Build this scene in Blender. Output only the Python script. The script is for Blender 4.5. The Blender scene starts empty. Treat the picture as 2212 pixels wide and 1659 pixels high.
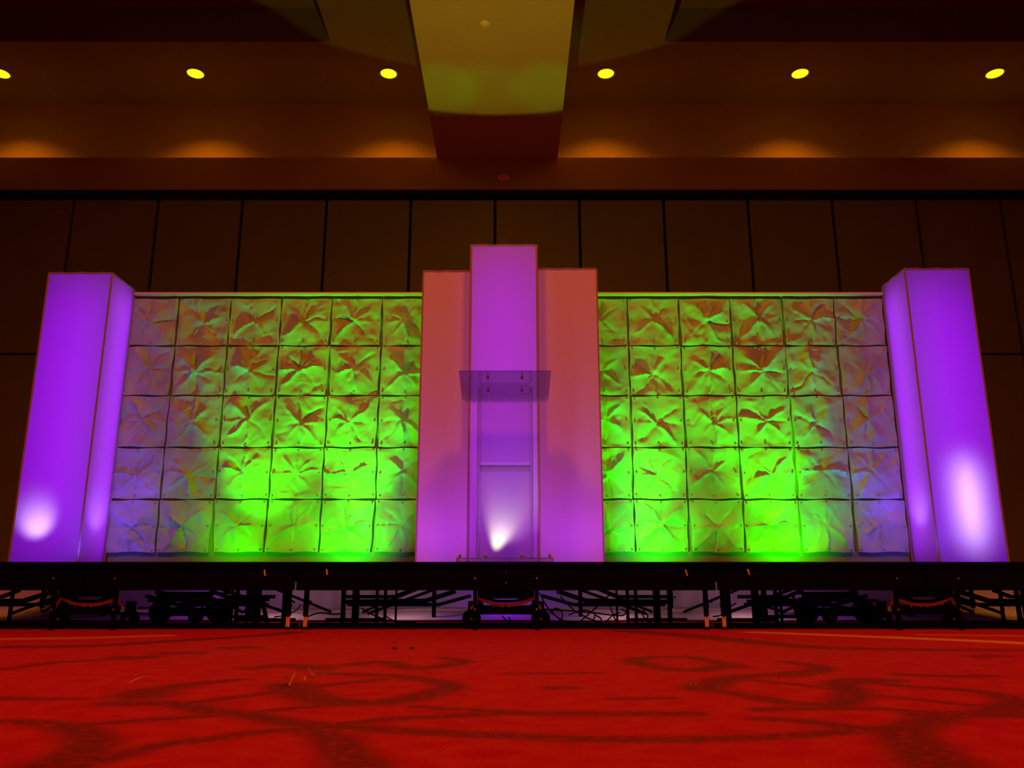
import bpy, bmesh, math, random
import numpy as np
from mathutils import Vector, Matrix, noise as mnoise

SC = bpy.context.scene
COL = SC.collection
R = math.radians
rnd = random.Random(7)

# ------------------------------------------------------------------ camera
CX, CY, F = 1106.0, 829.5, 1777.0
HC = 0.26
TH = math.atan(431.0 / F)
cam_d = bpy.data.cameras.new('camera')
cam_d.sensor_width = 36.0
cam_d.lens = 36.0 * F / 2212.0
cam_d.clip_start = 0.02
cam_d.clip_end = 200
cam = bpy.data.objects.new('camera', cam_d)
COL.objects.link(cam)
cam.location = (0, 0, HC)
cam.rotation_euler = (R(90) + TH, 0, 0)
SC.camera = cam

# ------------------------------------------------------------------ view, world
SC.view_settings.view_transform = 'Standard'
SC.view_settings.look = 'None'
SC.view_settings.exposure = 0.0
SC.view_settings.gamma = 1.0
SC.view_settings.use_curve_mapping = False
SC.cycles.use_denoising = True
SC.cycles.max_bounces = 6
SC.cycles.sample_clamp_indirect = 3.0
SC.cycles.caustics_reflective = False
SC.cycles.caustics_refractive = False

W = bpy.data.worlds.new('hall_ambience')
SC.world = W
W.use_nodes = True
bg = W.node_tree.nodes['Background']
bg.inputs[0].default_value = (1.0, 0.17, 0.006, 1)
bg.inputs[1].default_value = 0.10


def aim(o, target):
    d = Vector(target) - o.location
    o.rotation_euler = d.to_track_quat('-Z', 'Y').to_euler()


def light(kind, name, loc, target, color, power, **kw):
    d = bpy.data.lights.new(name, kind)
    d.color = color
    d.energy = power
    for k, v in kw.items():
        setattr(d, k, v)
    o = bpy.data.objects.new(name, d)
    COL.objects.link(o)
    o.location = loc
    aim(o, target)
    return o


# unseen warm light over the audience, assumed for the carpet and fabric
for x in (-2.7, 2.3):
    light('AREA', 'unseen_warm_light', (x, -0.4, 7.3), (x * 0.5, 3.8, 0.0), (1.0, 0.15, 0.014), 108,
          shape='RECTANGLE', size=1.4, size_y=1.4, spread=R(120))
light('SPOT', 'unseen_warm_light', (5.5, 1.2, 7.4), (3.9, 4.3, 0.0), (1.0, 0.42, 0.0), 420,
      spot_size=R(40), spot_blend=1.0, shadow_soft_size=0.15)  # extra spot added to brighten the right of the carpet

GREEN = (0.02, 1.0, 0.0)
PURPLE = (0.34, 0.0, 1.0)
# green uplights lying on the deck at the foot of the crinkled walls: (x, aim x, aim z, power, cone)
for x, tx, tz, pw, cone in ((-2.0, -1.95, 0.9, 9, 150), (-1.9, -1.75, 2.0, 85, 72), (-1.16, -1.22, 0.8, 24, 130), (-1.16, -1.1, 2.05, 125, 62),
                            (1.05, 1.05, 0.8, 20, 130), (1.0, 0.98, 2.05, 115, 64), (1.98, 1.98, 0.8, 24, 130), (1.98, 1.80, 2.05, 120, 66)):
    light('SPOT', 'green_uplight', (x, 5.80, 0.41), (tx, 6.2, tz), GREEN, pw,
          spot_size=R(cone), spot_blend=1.0, shadow_soft_size=0.012)
for x, tx in ((-2.9, -2.75), (2.8, 2.72)):  # added spots, standing in for purple spill from the end columns
    light('SPOT', 'purple_spot', (x, 5.84, 0.41), (tx, 6.2, 2.0), (0.10, 0.01, 1.0), 36,
          spot_size=R(75), spot_blend=1.0, shadow_soft_size=0.02)
    light('SPOT', 'purple_spot', (x, 5.7, 0.41), (tx, 6.2, 1.1), (0.10, 0.04, 1.0), 11,
          spot_size=R(130), spot_blend=1.0, shadow_soft_size=0.03)
for x, tx in ((-0.53, -0.49), (0.46, 0.42)):
    light('SPOT', 'purple_spot', (x, 5.22, 0.43), (tx, 5.72, 0.95), (0.42, 0.03, 1.0), 11,
          spot_size=R(146), spot_blend=1.0, shadow_soft_size=0.05)
# white uplight fanning across the middle column
light('SPOT', 'white_uplight', (-0.125, 5.545, 0.415), (0.01, 5.61, 0.95), (1.0, 0.95, 0.5), 18,
      spot_size=R(62), spot_blend=1.0, shadow_soft_size=0.02)
light('SPOT', 'white_uplight', (-0.12, 5.46, 0.415), (0.08, 5.61, 0.95), (1.0, 0.55, 0.95), 7,
      spot_size=R(80), spot_blend=1.0, shadow_soft_size=0.02)
# unseen spots added behind the backdrop top to light the ceiling and its beam
light('SPOT', 'beam_light', (-0.2, 6.55, 2.25), (-0.2, 6.36, 6.28), (0.95, 0.60, 0.02), 215,
      spot_size=R(82.4), spot_blend=0.03, shadow_soft_size=0.03)
for dx, p in ((-0.66, 95), (-0.1, 50), (0.62, 95)):
    light('SPOT', 'beam_light', (-0.2 + dx, 6.55, 2.25), (-0.2 + dx, 9.12, 6.28), (0.0, 1.0, 0.0), p,
          spot_size=R(13), spot_blend=0.85, shadow_soft_size=0.03)


# ------------------------------------------------------------------ pixel helpers
def P(px, py, Y):
    a = TH - math.atan((py - CY) / F)
    dz = Y * math.tan(a)
    zc = Y * math.cos(TH) + dz * math.sin(TH)
    return Vector(((px - CX) / F * zc, Y, HC + dz))


def floor_at(px, py):
    a = TH - math.atan((py - CY) / F)
    Y = -HC / math.tan(a)
    return P(px, py, Y)


# ------------------------------------------------------------------ materials
def mat(name, color, rough=0.6, metal=0.0, spec=0.5, emit=None, noise=None, bump=None):
    m = bpy.data.materials.new(name)
    m.use_nodes = True
    nt = m.node_tree
    b = nt.nodes['Principled BSDF']
    b.inputs['Base Color'].default_value = (*color, 1)
    b.inputs['Roughness'].default_value = rough
    b.inputs['Metallic'].default_value = metal
    b.inputs['Specular IOR Level'].default_value = spec
    if emit:
        b.inputs['Emission Color'].default_value = (*emit[0], 1)
        b.inputs['Emission Strength'].default_value = emit[1]
    tc = nt.nodes.new('ShaderNodeTexCoord')
    if noise:
        scale, amt = noise
        n = nt.nodes.new('ShaderNodeTexNoise')
        n.inputs['Scale'].default_value = scale
        n.inputs['Detail'].default_value = 4
        nt.links.new(tc.outputs['Object'], n.inputs['Vector'])
        mx = nt.nodes.new('ShaderNodeMix')
        mx.data_type = 'RGBA'
        mx.inputs[6].default_value = (*[c * (1 - amt) for c in color], 1)
        mx.inputs[7].default_value = (*[min(1, c * (1 + amt)) for c in color], 1)
        nt.links.new(n.outputs['Fac'], mx.inputs[0])
        nt.links.new(mx.outputs[2], b.inputs['Base Color'])
    if bump:
        scale, st = bump
        n = nt.nodes.new('ShaderNodeTexNoise')
        n.inputs['Scale'].default_value = scale
        n.inputs['Detail'].default_value = 5
        nt.links.new(tc.outputs['Object'], n.inputs['Vector'])
        bp = nt.nodes.new('ShaderNodeBump')
        bp.inputs['Strength'].default_value = st
        bp.inputs['Distance'].default_value = 0.01
        nt.links.new(n.outputs['Fac'], bp.inputs['Height'])
        nt.links.new(bp.outputs['Normal'], b.inputs['Normal'])
    return m


def fabric(name, dif, trans, color=(0.95, 0.93, 0.95)):
    m = bpy.data.materials.new(name)
    m.use_nodes = True
    nt = m.node_tree
    nt.nodes.clear()
    out = nt.nodes.new('ShaderNodeOutputMaterial')
    d = nt.nodes.new('ShaderNodeBsdfDiffuse')
    t = nt.nodes.new('ShaderNodeBsdfTranslucent')
    add = nt.nodes.new('ShaderNodeAddShader')
    tc = nt.nodes.new('ShaderNodeTexCoord')
    n = nt.nodes.new('ShaderNodeTexNoise')
    n.inputs['Scale'].default_value = 90
    n.inputs['Detail'].default_value = 3
    nt.links.new(tc.outputs['Object'], n.inputs['Vector'])
    for sh, k in ((d, dif), (t, trans)):
        mx = nt.nodes.new('ShaderNodeMix')
        mx.data_type = 'RGBA'
        mx.inputs[6].default_value = (*[c * k * 0.9 for c in color], 1)
        mx.inputs[7].default_value = (*[c * k * 1.02 for c in color], 1)
        nt.links.new(n.outputs['Fac'], mx.inputs[0])
        nt.links.new(mx.outputs[2], sh.inputs['Color'])
    nt.links.new(d.outputs[0], add.inputs[0])
    nt.links.new(t.outputs[0], add.inputs[1])
    nt.links.new(add.outputs[0], out.inputs['Surface'])
    return m


def acrylic(name, alpha=0.1, tint=(0.93, 0.9, 0.95), frost=0.0):
    m = bpy.data.materials.new(name)
    m.use_nodes = True
    nt = m.node_tree
    nt.nodes.clear()
    out = nt.nodes.new('ShaderNodeOutputMaterial')
    tr = nt.nodes.new('ShaderNodeBsdfTransparent')
    tr.inputs[0].default_value = (*tint, 1)
    gl = nt.nodes.new('ShaderNodeBsdfGlossy')
    gl.inputs['Roughness'].default_value = 0.08
    fr = nt.nodes.new('ShaderNodeFresnel')
    fr.inputs[0].default_value = 1.45
    ad = nt.nodes.new('ShaderNodeMath')
    ad.operation = 'MULTIPLY_ADD'
    ad.inputs[1].default_value = 0.8
    ad.inputs[2].default_value = alpha
    nt.links.new(fr.outputs[0], ad.inputs[0])
    mx = nt.nodes.new('ShaderNodeMixShader')
    nt.links.new(ad.outputs[0], mx.inputs[0])
    nt.links.new(tr.outputs[0], mx.inputs[1])
    nt.links.new(gl.outputs[0], mx.inputs[2])
    last = mx
    if frost:
        tl = nt.nodes.new('ShaderNodeBsdfTranslucent')
        tl.inputs[0].default_value = (0.95, 0.93, 0.95, 1)
        m2 = nt.nodes.new('ShaderNodeMixShader')
        m2.inputs[0].default_value = frost
        nt.links.new(mx.outputs[0], m2.inputs[1])
        nt.links.new(tl.outputs[0], m2.inputs[2])
        last = m2
    nt.links.new(last.outputs[0], out.inputs['Surface'])
    return m


M = {}
M['black'] = mat('black_steel', (0.0022, 0.0035, 0.0035), 0.75, spec=0.06, bump=(60, 0.2))
M['deck'] = mat('black_deck', (0.0022, 0.0035, 0.0035), 0.9, spec=0.04, noise=(30, 0.4))
M['rubber'] = mat('black_rubber', (0.006, 0.006, 0.006), 0.8, spec=0.2)
M['gold'] = mat('zinc_sleeve', (0.95, 0.85, 0.30), 0.4, spec=0.5)
M['orange'] = mat('orange_steel', (0.85, 0.62, 0.04), 0.45, spec=0.4, noise=(25, 0.3))
M['bolt'] = mat('bolt_zinc', (0.6, 0.55, 0.5), 0.3, metal=0.8)
M['cable'] = mat('cable_black', (0.007, 0.006, 0.007), 0.55, spec=0.3)
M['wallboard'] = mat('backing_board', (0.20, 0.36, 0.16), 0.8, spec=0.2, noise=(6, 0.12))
M['rail'] = mat('cream_rail', (0.70, 0.62, 0.25), 0.5)
M['piping'] = mat('tan_piping', (0.42, 0.33, 0.22), 0.8, spec=0.2)
M['airwall'] = mat('brown_wall_fabric', (0.22, 0.30, 0.14), 0.9, spec=0.1, noise=(3, 0.15), bump=(200, 0.2))
M['airgap'] = mat('dark_wall_channel', (0.008, 0.008, 0.008), 0.9, spec=0.1)
M['ceiling'] = mat('ceiling_paint', (0.17, 0.16, 0.15), 0.9, spec=0.1, noise=(4, 0.08))
M['upper'] = mat('tan_upper_wall', (0.40, 0.31, 0.16), 0.9, spec=0.1, noise=(3, 0.08))
M['beam'] = mat('beam_paint', (0.45, 0.42, 0.34), 0.9, spec=0.1, noise=(3, 0.06))
M['lens'] = mat('glowing_lens', (0.8, 0.8, 0.6), 0.4, emit=((0.80, 1.0, 0.01), 1.3))
M['lampring'] = mat('lamp_ring', (0.35, 0.32, 0.25), 0.5)
M['plastic'] = mat('pale_plastic', (0.75, 0.7, 0.62), 0.5)
M['redplastic'] = mat('dull_red_plastic', (0.9, 0.45, 0.35), 0.5)
M['fab_glow'] = fabric('stretch_fabric_lit', 0.03, 0.60)
M['fab'] = fabric('stretch_fabric', 0.78, 0.10, (0.95, 0.92, 0.95))
M['fab_mid'] = fabric('stretch_fabric_mid', 0.36, 0.45)
M['drape'] = mat('white_drape', (0.62, 0.58, 0.60), 0.9, spec=0.1, noise=(8, 0.06))
M['acrylic'] = acrylic('clear_acrylic', 0.03)
M['acrylic_edge'] = acrylic('acrylic_edge', 0.10, (0.92, 0.88, 0.95), frost=0.12)
M['acrylic_top'] = acrylic('acrylic_top', 0.02, (0.96, 0.93, 0.96))
M['acrylic_frost'] = acrylic('acrylic_frosted', 0.02, (0.97, 0.96, 0.98), frost=0.10)


def tile_material():
    m = bpy.data.materials.new('crinkled_foil')
    m.use_nodes = True
    nt = m.node_tree
    b = nt.nodes['Principled BSDF']
    b.inputs['Roughness'].default_value = 0.42
    b.inputs['Specular IOR Level'].default_value = 0.5
    b.inputs['Metallic'].default_value = 0.0
    tc = nt.nodes.new('ShaderNodeTexCoord')
    n = nt.nodes.new('ShaderNodeTexNoise')
    n.inputs['Scale'].default_value = 5
    n.inputs['Detail'].default_value = 5
    nt.links.new(tc.outputs['Object'], n.inputs['Vector'])
    cr = nt.nodes.new('ShaderNodeValToRGB')
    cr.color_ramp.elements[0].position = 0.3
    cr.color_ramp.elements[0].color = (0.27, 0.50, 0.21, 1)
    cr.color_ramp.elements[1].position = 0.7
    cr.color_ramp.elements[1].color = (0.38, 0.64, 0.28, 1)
    nt.links.new(n.outputs['Fac'], cr.inputs[0])
    nt.links.new(cr.outputs[0], b.inputs['Base Color'])
    return m


M['tile'] = tile_material()


def carpet_material():
    m = bpy.data.materials.new('red_carpet')
    m.use_nodes = True
    nt = m.node_tree
    b = nt.nodes['Principled BSDF']
    b.inputs['Roughness'].default_value = 0.95
    b.inputs['Specular IOR Level'].default_value = 0.05
    tc = nt.nodes.new('ShaderNodeTexCoord')

    def nz(s, d=4):
        n = nt.nodes.new('ShaderNodeTexNoise')
        n.inputs['Scale'].default_value = s
        n.inputs['Detail'].default_value = d
        nt.links.new(tc.outputs['Object'], n.inputs['Vector'])
        return n.outputs['Fac']

    def mix(f, a, c):
        x = nt.nodes.new('ShaderNodeMix')
        x.data_type = 'RGBA'
        if isinstance(f, float):
            x.inputs[0].default_value = f
        else:
            nt.links.new(f, x.inputs[0])
        for i, v in ((6, a), (7, c)):
            if isinstance(v, tuple):
                x.inputs[i].default_value = (*v, 1)
            else:
                nt.links.new(v, x.inputs[i])
        return x.outputs[2]

    def ramp(f, lo, hi):
        r = nt.nodes.new('ShaderNodeMapRange')
        r.inputs[1].default_value = lo
        r.inputs[2].default_value = hi
        nt.links.new(f, r.inputs[0])
        return r.outputs[0]

    def mul(a, c):
        x = nt.nodes.new('ShaderNodeMath')
        x.operation = 'MULTIPLY'
        for i, v in ((0, a), (1, c)):
            if isinstance(v, float):
                x.inputs[i].default_value = v
            else:
                nt.links.new(v, x.inputs[i])
        return x.outputs[0]
    base = mix(ramp(nz(14, 6), 0.35, 0.65), (0.50, 0.002, 0.0004), (0.60, 0.030, 0.001))
    base = mix(mul(ramp(nz(160, 2), 0.35, 0.7), 0.45), base, (0.30, 0.008, 0.0005))
    at = nt.nodes.new('ShaderNodeAttribute')
    at.attribute_name = 'pattern'
    sp = nt.nodes.new('ShaderNodeSeparateColor')
    nt.links.new(at.outputs['Color'], sp.inputs[0])
    dark = mul(sp.outputs[0], ramp(nz(45, 4), 0.2, 0.5))
    c = mix(dark, base, (0.15, 0.022, 0.001))
    c = mix(sp.outputs[1], c, (0.75, 0.36, 0.01))
    nt.links.new(c, b.inputs['Base Color'])
    bp = nt.nodes.new('ShaderNodeBump')
    bp.inputs['Strength'].default_value = 0.5
    bp.inputs['Distance'].default_value = 0.006
    nt.links.new(nz(300, 2), bp.inputs['Height'])
    nt.links.new(bp.outputs['Normal'], b.inputs['Normal'])
    return m


M['carpet'] = carpet_material()


# ------------------------------------------------------------------ mesh helpers
class MB:
    def __init__(self):
        self.v, self.f = [], []

    def add(self, vs, fs):
        k = len(self.v)
        self.v += [tuple(x) for x in vs]
        self.f += [tuple(i + k for i in q) for q in fs]
        return self

    def box(self, x0, x1, y0, y1, z0, z1):
        vs = [(x, y, z) for z in (z0, z1) for y in (y0, y1) for x in (x0, x1)]
        return self.add(vs, [(0, 2, 3, 1), (4, 5, 7, 6), (0, 1, 5, 4), (2, 6, 7, 3), (0, 4, 6, 2), (1, 3, 7, 5)])

    def bar(self, a, b, w, h=None):
        """square bar from a to b"""
        a, b = Vector(a), Vector(b)
        h = h or w
        d = (b - a).normalized()
        up = Vector((0, 1, 0)) if abs(d.y) < 0.9 else Vector((0, 0, 1))
        s = d.cross(up).normalized()
        u = s.cross(d).normalized()
        vs = []
        for p in (a, b):
            for i, j in ((-1, -1), (1, -1), (1, 1), (-1, 1)):
                vs.append(p + s * i * w / 2 + u * j * h / 2)
        return self.add(vs, [(3, 2, 1, 0), (4, 5, 6, 7), (0, 1, 5, 4), (1, 2, 6, 5), (2, 3, 7, 6), (3, 0, 4, 7)])

    def tube(self, pts, r, n=8):
        pts = [Vector(p) for p in pts]
        rings = []
        for i, p in enumerate(pts):
            d = (pts[min(i + 1, len(pts) - 1)] - pts[max(i - 1, 0)]).normalized()
            up = Vector((0, 1, 0)) if abs(d.y) < 0.9 else Vector((0, 0, 1))
            s = d.cross(up).normalized()
            u = s.cross(d).normalized()
            rr = r[i] if isinstance(r, (list, tuple)) else r
            rings.append([p + (s * math.cos(2 * math.pi * k / n) + u * math.sin(2 * math.pi * k / n)) * rr for k in range(n)])
        vs = [q for g in rings for q in g]
        fs = []
        for i in range(len(pts) - 1):
            for k in range(n):
                fs.append((i * n + k, i * n + (k + 1) % n, (i + 1) * n + (k + 1) % n, (i + 1) * n + k))
        fs.append(tuple(range(n - 1, -1, -1)))
        fs.append(tuple((len(pts) - 1) * n + k for k in range(n)))
        return self.add(vs, fs)

    def lathe(self, prof, axis='z', c=(0, 0, 0), n=20):
        """prof: (radius, height) list around an axis"""
        vs = []
        for r, h in prof:
            for k in range(n):
                a = 2 * math.pi * k / n
                x, y = r * math.cos(a), r * math.sin(a)
                q = {'z': (x, y, h), 'y': (x, h, y), 'x': (h, x, y)}[axis]
                vs.append((q[0] + c[0], q[1] + c[1], q[2] + c[2]))
        fs = []
        for i in range(len(prof) - 1):
            for k in range(n):
                fs.append((i * n + k, i * n + (k + 1) % n, (i + 1) * n + (k + 1) % n, (i + 1) * n + k))
        fs.append(tuple(range(n - 1, -1, -1)))
        fs.append(tuple((len(prof) - 1) * n + k for k in range(n)))
        return self.add(vs, fs)

    def build(self, name, m, parent=None, smooth=False, bevel=0.0):
        me = bpy.data.meshes.new(name)
        me.from_pydata(self.v, [], self.f)
        bm = bmesh.new()
        bm.from_mesh(me)
        bmesh.ops.recalc_face_normals(bm, faces=bm.faces)
        if bevel:
            bmesh.ops.bevel(bm, geom=list(bm.edges), offset=bevel, segments=2, affect='EDGES', clamp_overlap=True)
        bm.to_mesh(me)
        bm.free()
        me.materials.append(m)
        if smooth:
            me.shade_smooth()
            try:
                me.set_sharp_from_angle(angle=R(40))
            except Exception:
                pass
        o = bpy.data.objects.new(name, me)
        COL.objects.link(o)
        if parent:
            o.parent = parent
        return o


def tag(o, label=None, cat=None, group=None, kind=None):
    for k, v in (('label', label), ('category', cat), ('group', group), ('kind', kind)):
        if v:
            o[k] = v
    return o


def empty(name, loc, label=None, cat=None, group=None):
    o = bpy.data.objects.new(name, None)
    o.empty_display_size = 0.1
    COL.objects.link(o)
    o.location = loc
    return tag(o, label, cat, group)


def children(o):
    return [c for c in list(COL.objects) if c.parent == o]


def copy_tree(o, parent=None):
    c = o.copy()
    COL.objects.link(c)
    c.parent = parent
    for ch in children(o):
        copy_tree(ch, c)
    return c


def struct(name, mb, m, **kw):
    o = mb.build(name, m, **kw)
    o['kind'] = 'structure'
    return o


def smooth_path(pts, n=6):
    pts = [Vector(p) for p in pts]
    out = []
    for i in range(len(pts) - 1):
        p0, p1, p2, p3 = pts[max(i - 1, 0)], pts[i], pts[i + 1], pts[min(i + 2, len(pts) - 1)]
        for k in range(n):
            t = k / n
            out.append(0.5 * ((2 * p1) + (p2 - p0) * t + (2 * p0 - 5 * p1 + 4 * p2 - p3) * t * t + (3 * p1 - p0 - 3 * p2 + p3) * t ** 3))
    out.append(pts[-1])
    return out


# ================================================================== SETTING
# ---- floor with its woven pattern
def build_floor():
    x0, x1, y0, y1, st = -3.9, 3.9, 1.1, 5.0, 0.015
    nx, ny = int((x1 - x0) / st), int((y1 - y0) / st)
    xs = np.linspace(x0, x1, nx + 1)
    ys = np.linspace(y0, y1, ny + 1)
    X, Y = np.meshgrid(xs, ys)
    pts = np.stack([X.ravel(), Y.ravel()], 1)
    dark = np.zeros(len(pts))
    gold = np.zeros(len(pts))

    def stroke(arr, px, w0, w1=None, strength=1.0, soft=0.45):
        w1 = w1 or w0
        q = [floor_at(*p) for p in px]
        q = smooth_path([Vector((p.x, p.y, 0)) for p in q], 4)
        n = len(q) - 1
        for i in range(n):
            a = np.array(q[i][:2])
            b = np.array(q[i + 1][:2])
            w = (w0 + (w1 - w0) * i / n) / 2
            lo = np.minimum(a, b) - w * 1.6
            hi = np.maximum(a, b) + w * 1.6
            idx = np.where((pts[:, 0] > lo[0]) & (pts[:, 0] < hi[0]) & (pts[:, 1] > lo[1]) & (pts[:, 1] < hi[1]))[0]
            if not len(idx):
                continue
            p = pts[idx]
            d = b - a
            t = np.clip(((p - a) @ d) / max(d @ d, 1e-9), 0, 1)
            dist = np.linalg.norm(p - (a + t[:, None] * d), axis=1)
            v = np.clip((w * (1 + soft) - dist) / (2 * soft * w), 0, 1) * strength
            arr[idx] = np.maximum(arr[idx], v)
    S = [
        ([(-60, 1560), (60, 1560), (130, 1568), (180, 1582), (195, 1605), (150, 1640), (90, 1662)], .06, .12),
        ([(150, 1662), (250, 1635), (350, 1608), (450, 1597), (550, 1582), (640, 1578), (690, 1588)], .06, .05),
        ([(640, 1576), (700, 1586), (735, 1610), (760, 1640), (790, 1670)], .07, .11),
        ([(240, 1520), (370, 1520), (450, 1535), (540, 1545), (620, 1560), (720, 1570), (850, 1577), (1000, 1585), (1150, 1592),
          (1300, 1597), (1480, 1597), (1650, 1592), (1850, 1580), (1930, 1575)], .09, .055),
        ([(300, 1503), (330, 1492), (400, 1480), (520, 1468)], .16, .06),
        ([(180, 1566), (350, 1553), (500, 1543), (600, 1533), (700, 1525), (780, 1520)], .05, .05),
        ([(620, 1480), (650, 1497), (700, 1512), (780, 1518), (860, 1513), (930, 1498), (975, 1483), (930, 1470), (850, 1460),
          (760, 1457), (700, 1455)], .13, .07),
        ([(420, 1517), (560, 1500), (650, 1487), (760, 1474), (820, 1468)], .06, .06),
        ([(700, 1568), (850, 1553), (950, 1548), (1106, 1541), (1300, 1542), (1500, 1542)], .05, .07),
        ([(900, 1527), (1040, 1535), (1150, 1541)], .05, .06),
        ([(15, 1445), (110, 1432), (230, 1425)], .08, .08),
        ([(270, 1420), (300, 1421), (320, 1419)], .14, .14),
        ([(370, 1411), (410, 1410)], .14, .14), ([(500, 1400), (530, 1399)], .14, .14),
        ([(0, 1508), (80, 1510), (160, 1510)], .07, .05),
        ([(540, 1444), (610, 1438), (690, 1443)], .10, .14),
        ([(760, 1436), (830, 1430), (900, 1444), (1000, 1430), (960, 1421)], .10, .08),
        ([(1510, 1487), (1560, 1470), (1620, 1460), (1720, 1457), (1780, 1447)], .12, .08),
        ([(1510, 1487), (1600, 1500), (1700, 1518), (1790, 1522), (1835, 1512), (1842, 1492), (1815, 1479), (1850, 1470), (1910, 1470)], .07, .12),
        ([(1640, 1470), (1760, 1483), (1810, 1490)], .05, .05),
        ([(1555, 1440), (1500, 1448), (1430, 1443), (1372, 1430), (1390, 1421), (1480, 1419), (1540, 1429), (1600, 1441)], .10, .08),
        ([(1700, 1430), (1770, 1440), (1760, 1449), (1700, 1456)], .08, .10),
        ([(1640, 1553), (1740, 1558), (1860, 1575), (1940, 1578), (1975, 1605), (2040, 1662)], .05, .14),
        ([(1940, 1578), (2000, 1560), (2040, 1547), (2130, 1545), (2260, 1545)], .11, .07),
        ([(2000, 1545), (2130, 1540), (2180, 1525), (2185, 1512), (2150, 1500), (2080, 1490), (1960, 1483), (1860, 1470)], .10, .06),
        ([(1850, 1497), (1950, 1508), (2080, 1522), (2160, 1528)], .05, .05),
        ([(1640, 1532), (1800, 1530), (1920, 1532), (2000, 1540)], .06, .05),
        ([(1950, 1457), (2050, 1461), (2140, 1460)], .09, .07),
        ([(2110, 1418), (2150, 1417)], .12, .12),
        ([(1330, 1510), (1450, 1508)], .05, .05), ([(1106, 1455), (1290, 1454)], .05, .05), ([(1190, 1486), (1235, 1486)], .07, .07),
    ]
    for px, w0, w1 in S:
        stroke(dark, px, w0, w1, 0.85)
    stroke(dark, [(-40, 1398), (200, 1395), (400, 1383), (560, 1373), (640, 1366)], .17, .14, 0.95, 0.2)
    stroke(dark, [(1360, 1363), (1530, 1377), (1740, 1397), (1900, 1402), (2240, 1405)], .24, .13, 0.8, 0.2)
    stroke(gold, [(-40, 1381), (180, 1378), (350, 1373)], .14, .14, 0.55, 0.3)
    stroke(gold, [(1640, 1366), (1900, 1376), (2100, 1384), (2240, 1391)], .16, .16, 0.8, 0.3)
    stroke(gold, [(2000, 1371), (2240, 1374)], .12, .12, 0.35, 0.3)
    V = np.zeros((len(pts), 3))
    V[:, :2] = pts
    idx = np.arange(len(pts)).reshape(ny + 1, nx + 1)
    quads = np.stack([idx[:-1, :-1], idx[:-1, 1:], idx[1:, 1:], idx[1:, :-1]], -1).reshape(-1, 4)
    n0 = len(V)
    big = (-12.5, 12.5, -5.0, 12.2)
    E = np.array([(big[0], big[2], 0), (big[1], big[2], 0), (big[1], big[3], 0), (big[0], big[3], 0)])
    c = [idx[0, 0], idx[0, -1], idx[-1, -1], idx[-1, 0]]
    V = np.vstack([V, E])
    extra = np.array([(n0, n0 + 1, c[1], c[0]), (n0 + 1, n0 + 2, c[2], c[1]), (n0 + 2, n0 + 3, c[3], c[2]), (n0 + 3, n0, c[0], c[3])])
    quads = np.vstack([quads, extra])
    me = bpy.data.meshes.new('floor')
    me.from_pydata(V.tolist(), [], quads.tolist())
    ca = me.color_attributes.new('pattern', 'FLOAT_COLOR', 'POINT')
    cc = np.zeros((len(V), 4), dtype=np.float32)
    cc[:n0, 0] = dark
    cc[:n0, 1] = gold
    cc[:, 3] = 1
    ca.data.foreach_set('color', cc.ravel())
    me.materials.append(M['carpet'])
    o = bpy.data.objects.new('floor', me)
    COL.objects.link(o)
    o['kind'] = 'structure'


build_floor()

# ---- ceiling with two raised coffers, beam, bulkhead, walls
ZC = 7.66
YB, YW = 10.85, 11.65
mb = MB()
cof = ((-9.6, -2.55, 2.0, 10.1), (2.14, 9.6, 2.0, 10.1))
# ceiling slab pieces around the coffers
mb.box(-12.5, -9.6, -5, 11.9, ZC, ZC + .7)
mb.box(9.6, 12.5, -5, 11.9, ZC, ZC + .7)
mb.box(-9.6, 9.6, -5, 2.0, ZC, ZC + .7)
mb.box(-9.6, 9.6, 10.1, 11.9, ZC, ZC + .7)
mb.box(-2.55, 2.14, 2.0, 10.1, ZC, ZC + .7)
for x0, x1, y0, y1 in cof:
    mb.box(x0, x1, y0, y1, ZC + .55, ZC + .7)
struct('ceiling', mb, M['ceiling'])
ZB = 6.28
struct('trim_1', MB().box(-1.09, 0.665, -5, YB + 0.02, ZB, ZC), M['beam'])                # ceiling beam
zt = P(0, 409, YB).z
mb = MB().box(-12.5, 12.5, YB, YW, zt, ZB).box(-1.07, 0.66, YB - 0.008, YB, zt, ZB)
struct('trim_2', mb, M['upper'])                                                          # bulkhead
struct('wall_back', MB().box(-12.5, 12.5, YW, YW + .2, ZB, ZC + .3), M['upper'])
# folding partition: panels standing in front of a dark channel
mb = MB().box(-12.5, 12.5, 11.0, 11.2, 0, zt)
struct('wall_partition', mb, M['airgap'])
seam = [-0.244 + 1.2165 * k for k in range(-9, 11)]
zh = P(0, 763, 10.9).z
mb = MB()
for i in range(len(seam) - 1):
    a, b = seam[i] + 0.02, seam[i + 1] - 0.02
    mb.box(a, b, 10.93, 11.0, 0.02, zh - 0.016)
    mb.box(a, b, 10.93, 11.0, zh + 0.016, zt - 0.13)
struct('wall_partition_panels', mb, M['airwall'], bevel=0.004)
struct('trim_3', MB().box(-12.5, 12.5, 10.88, 10.99, zt - 0.10, zt), M['airgap'])          # head track
for s, nm in ((-1, 'wall_left'), (1, 'wall_right')):
    struct(nm, MB().box(12.5 * s - .1, 12.5 * s + .1, -5, 11.9, 0, ZC + .7), M['airwall'])

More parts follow.
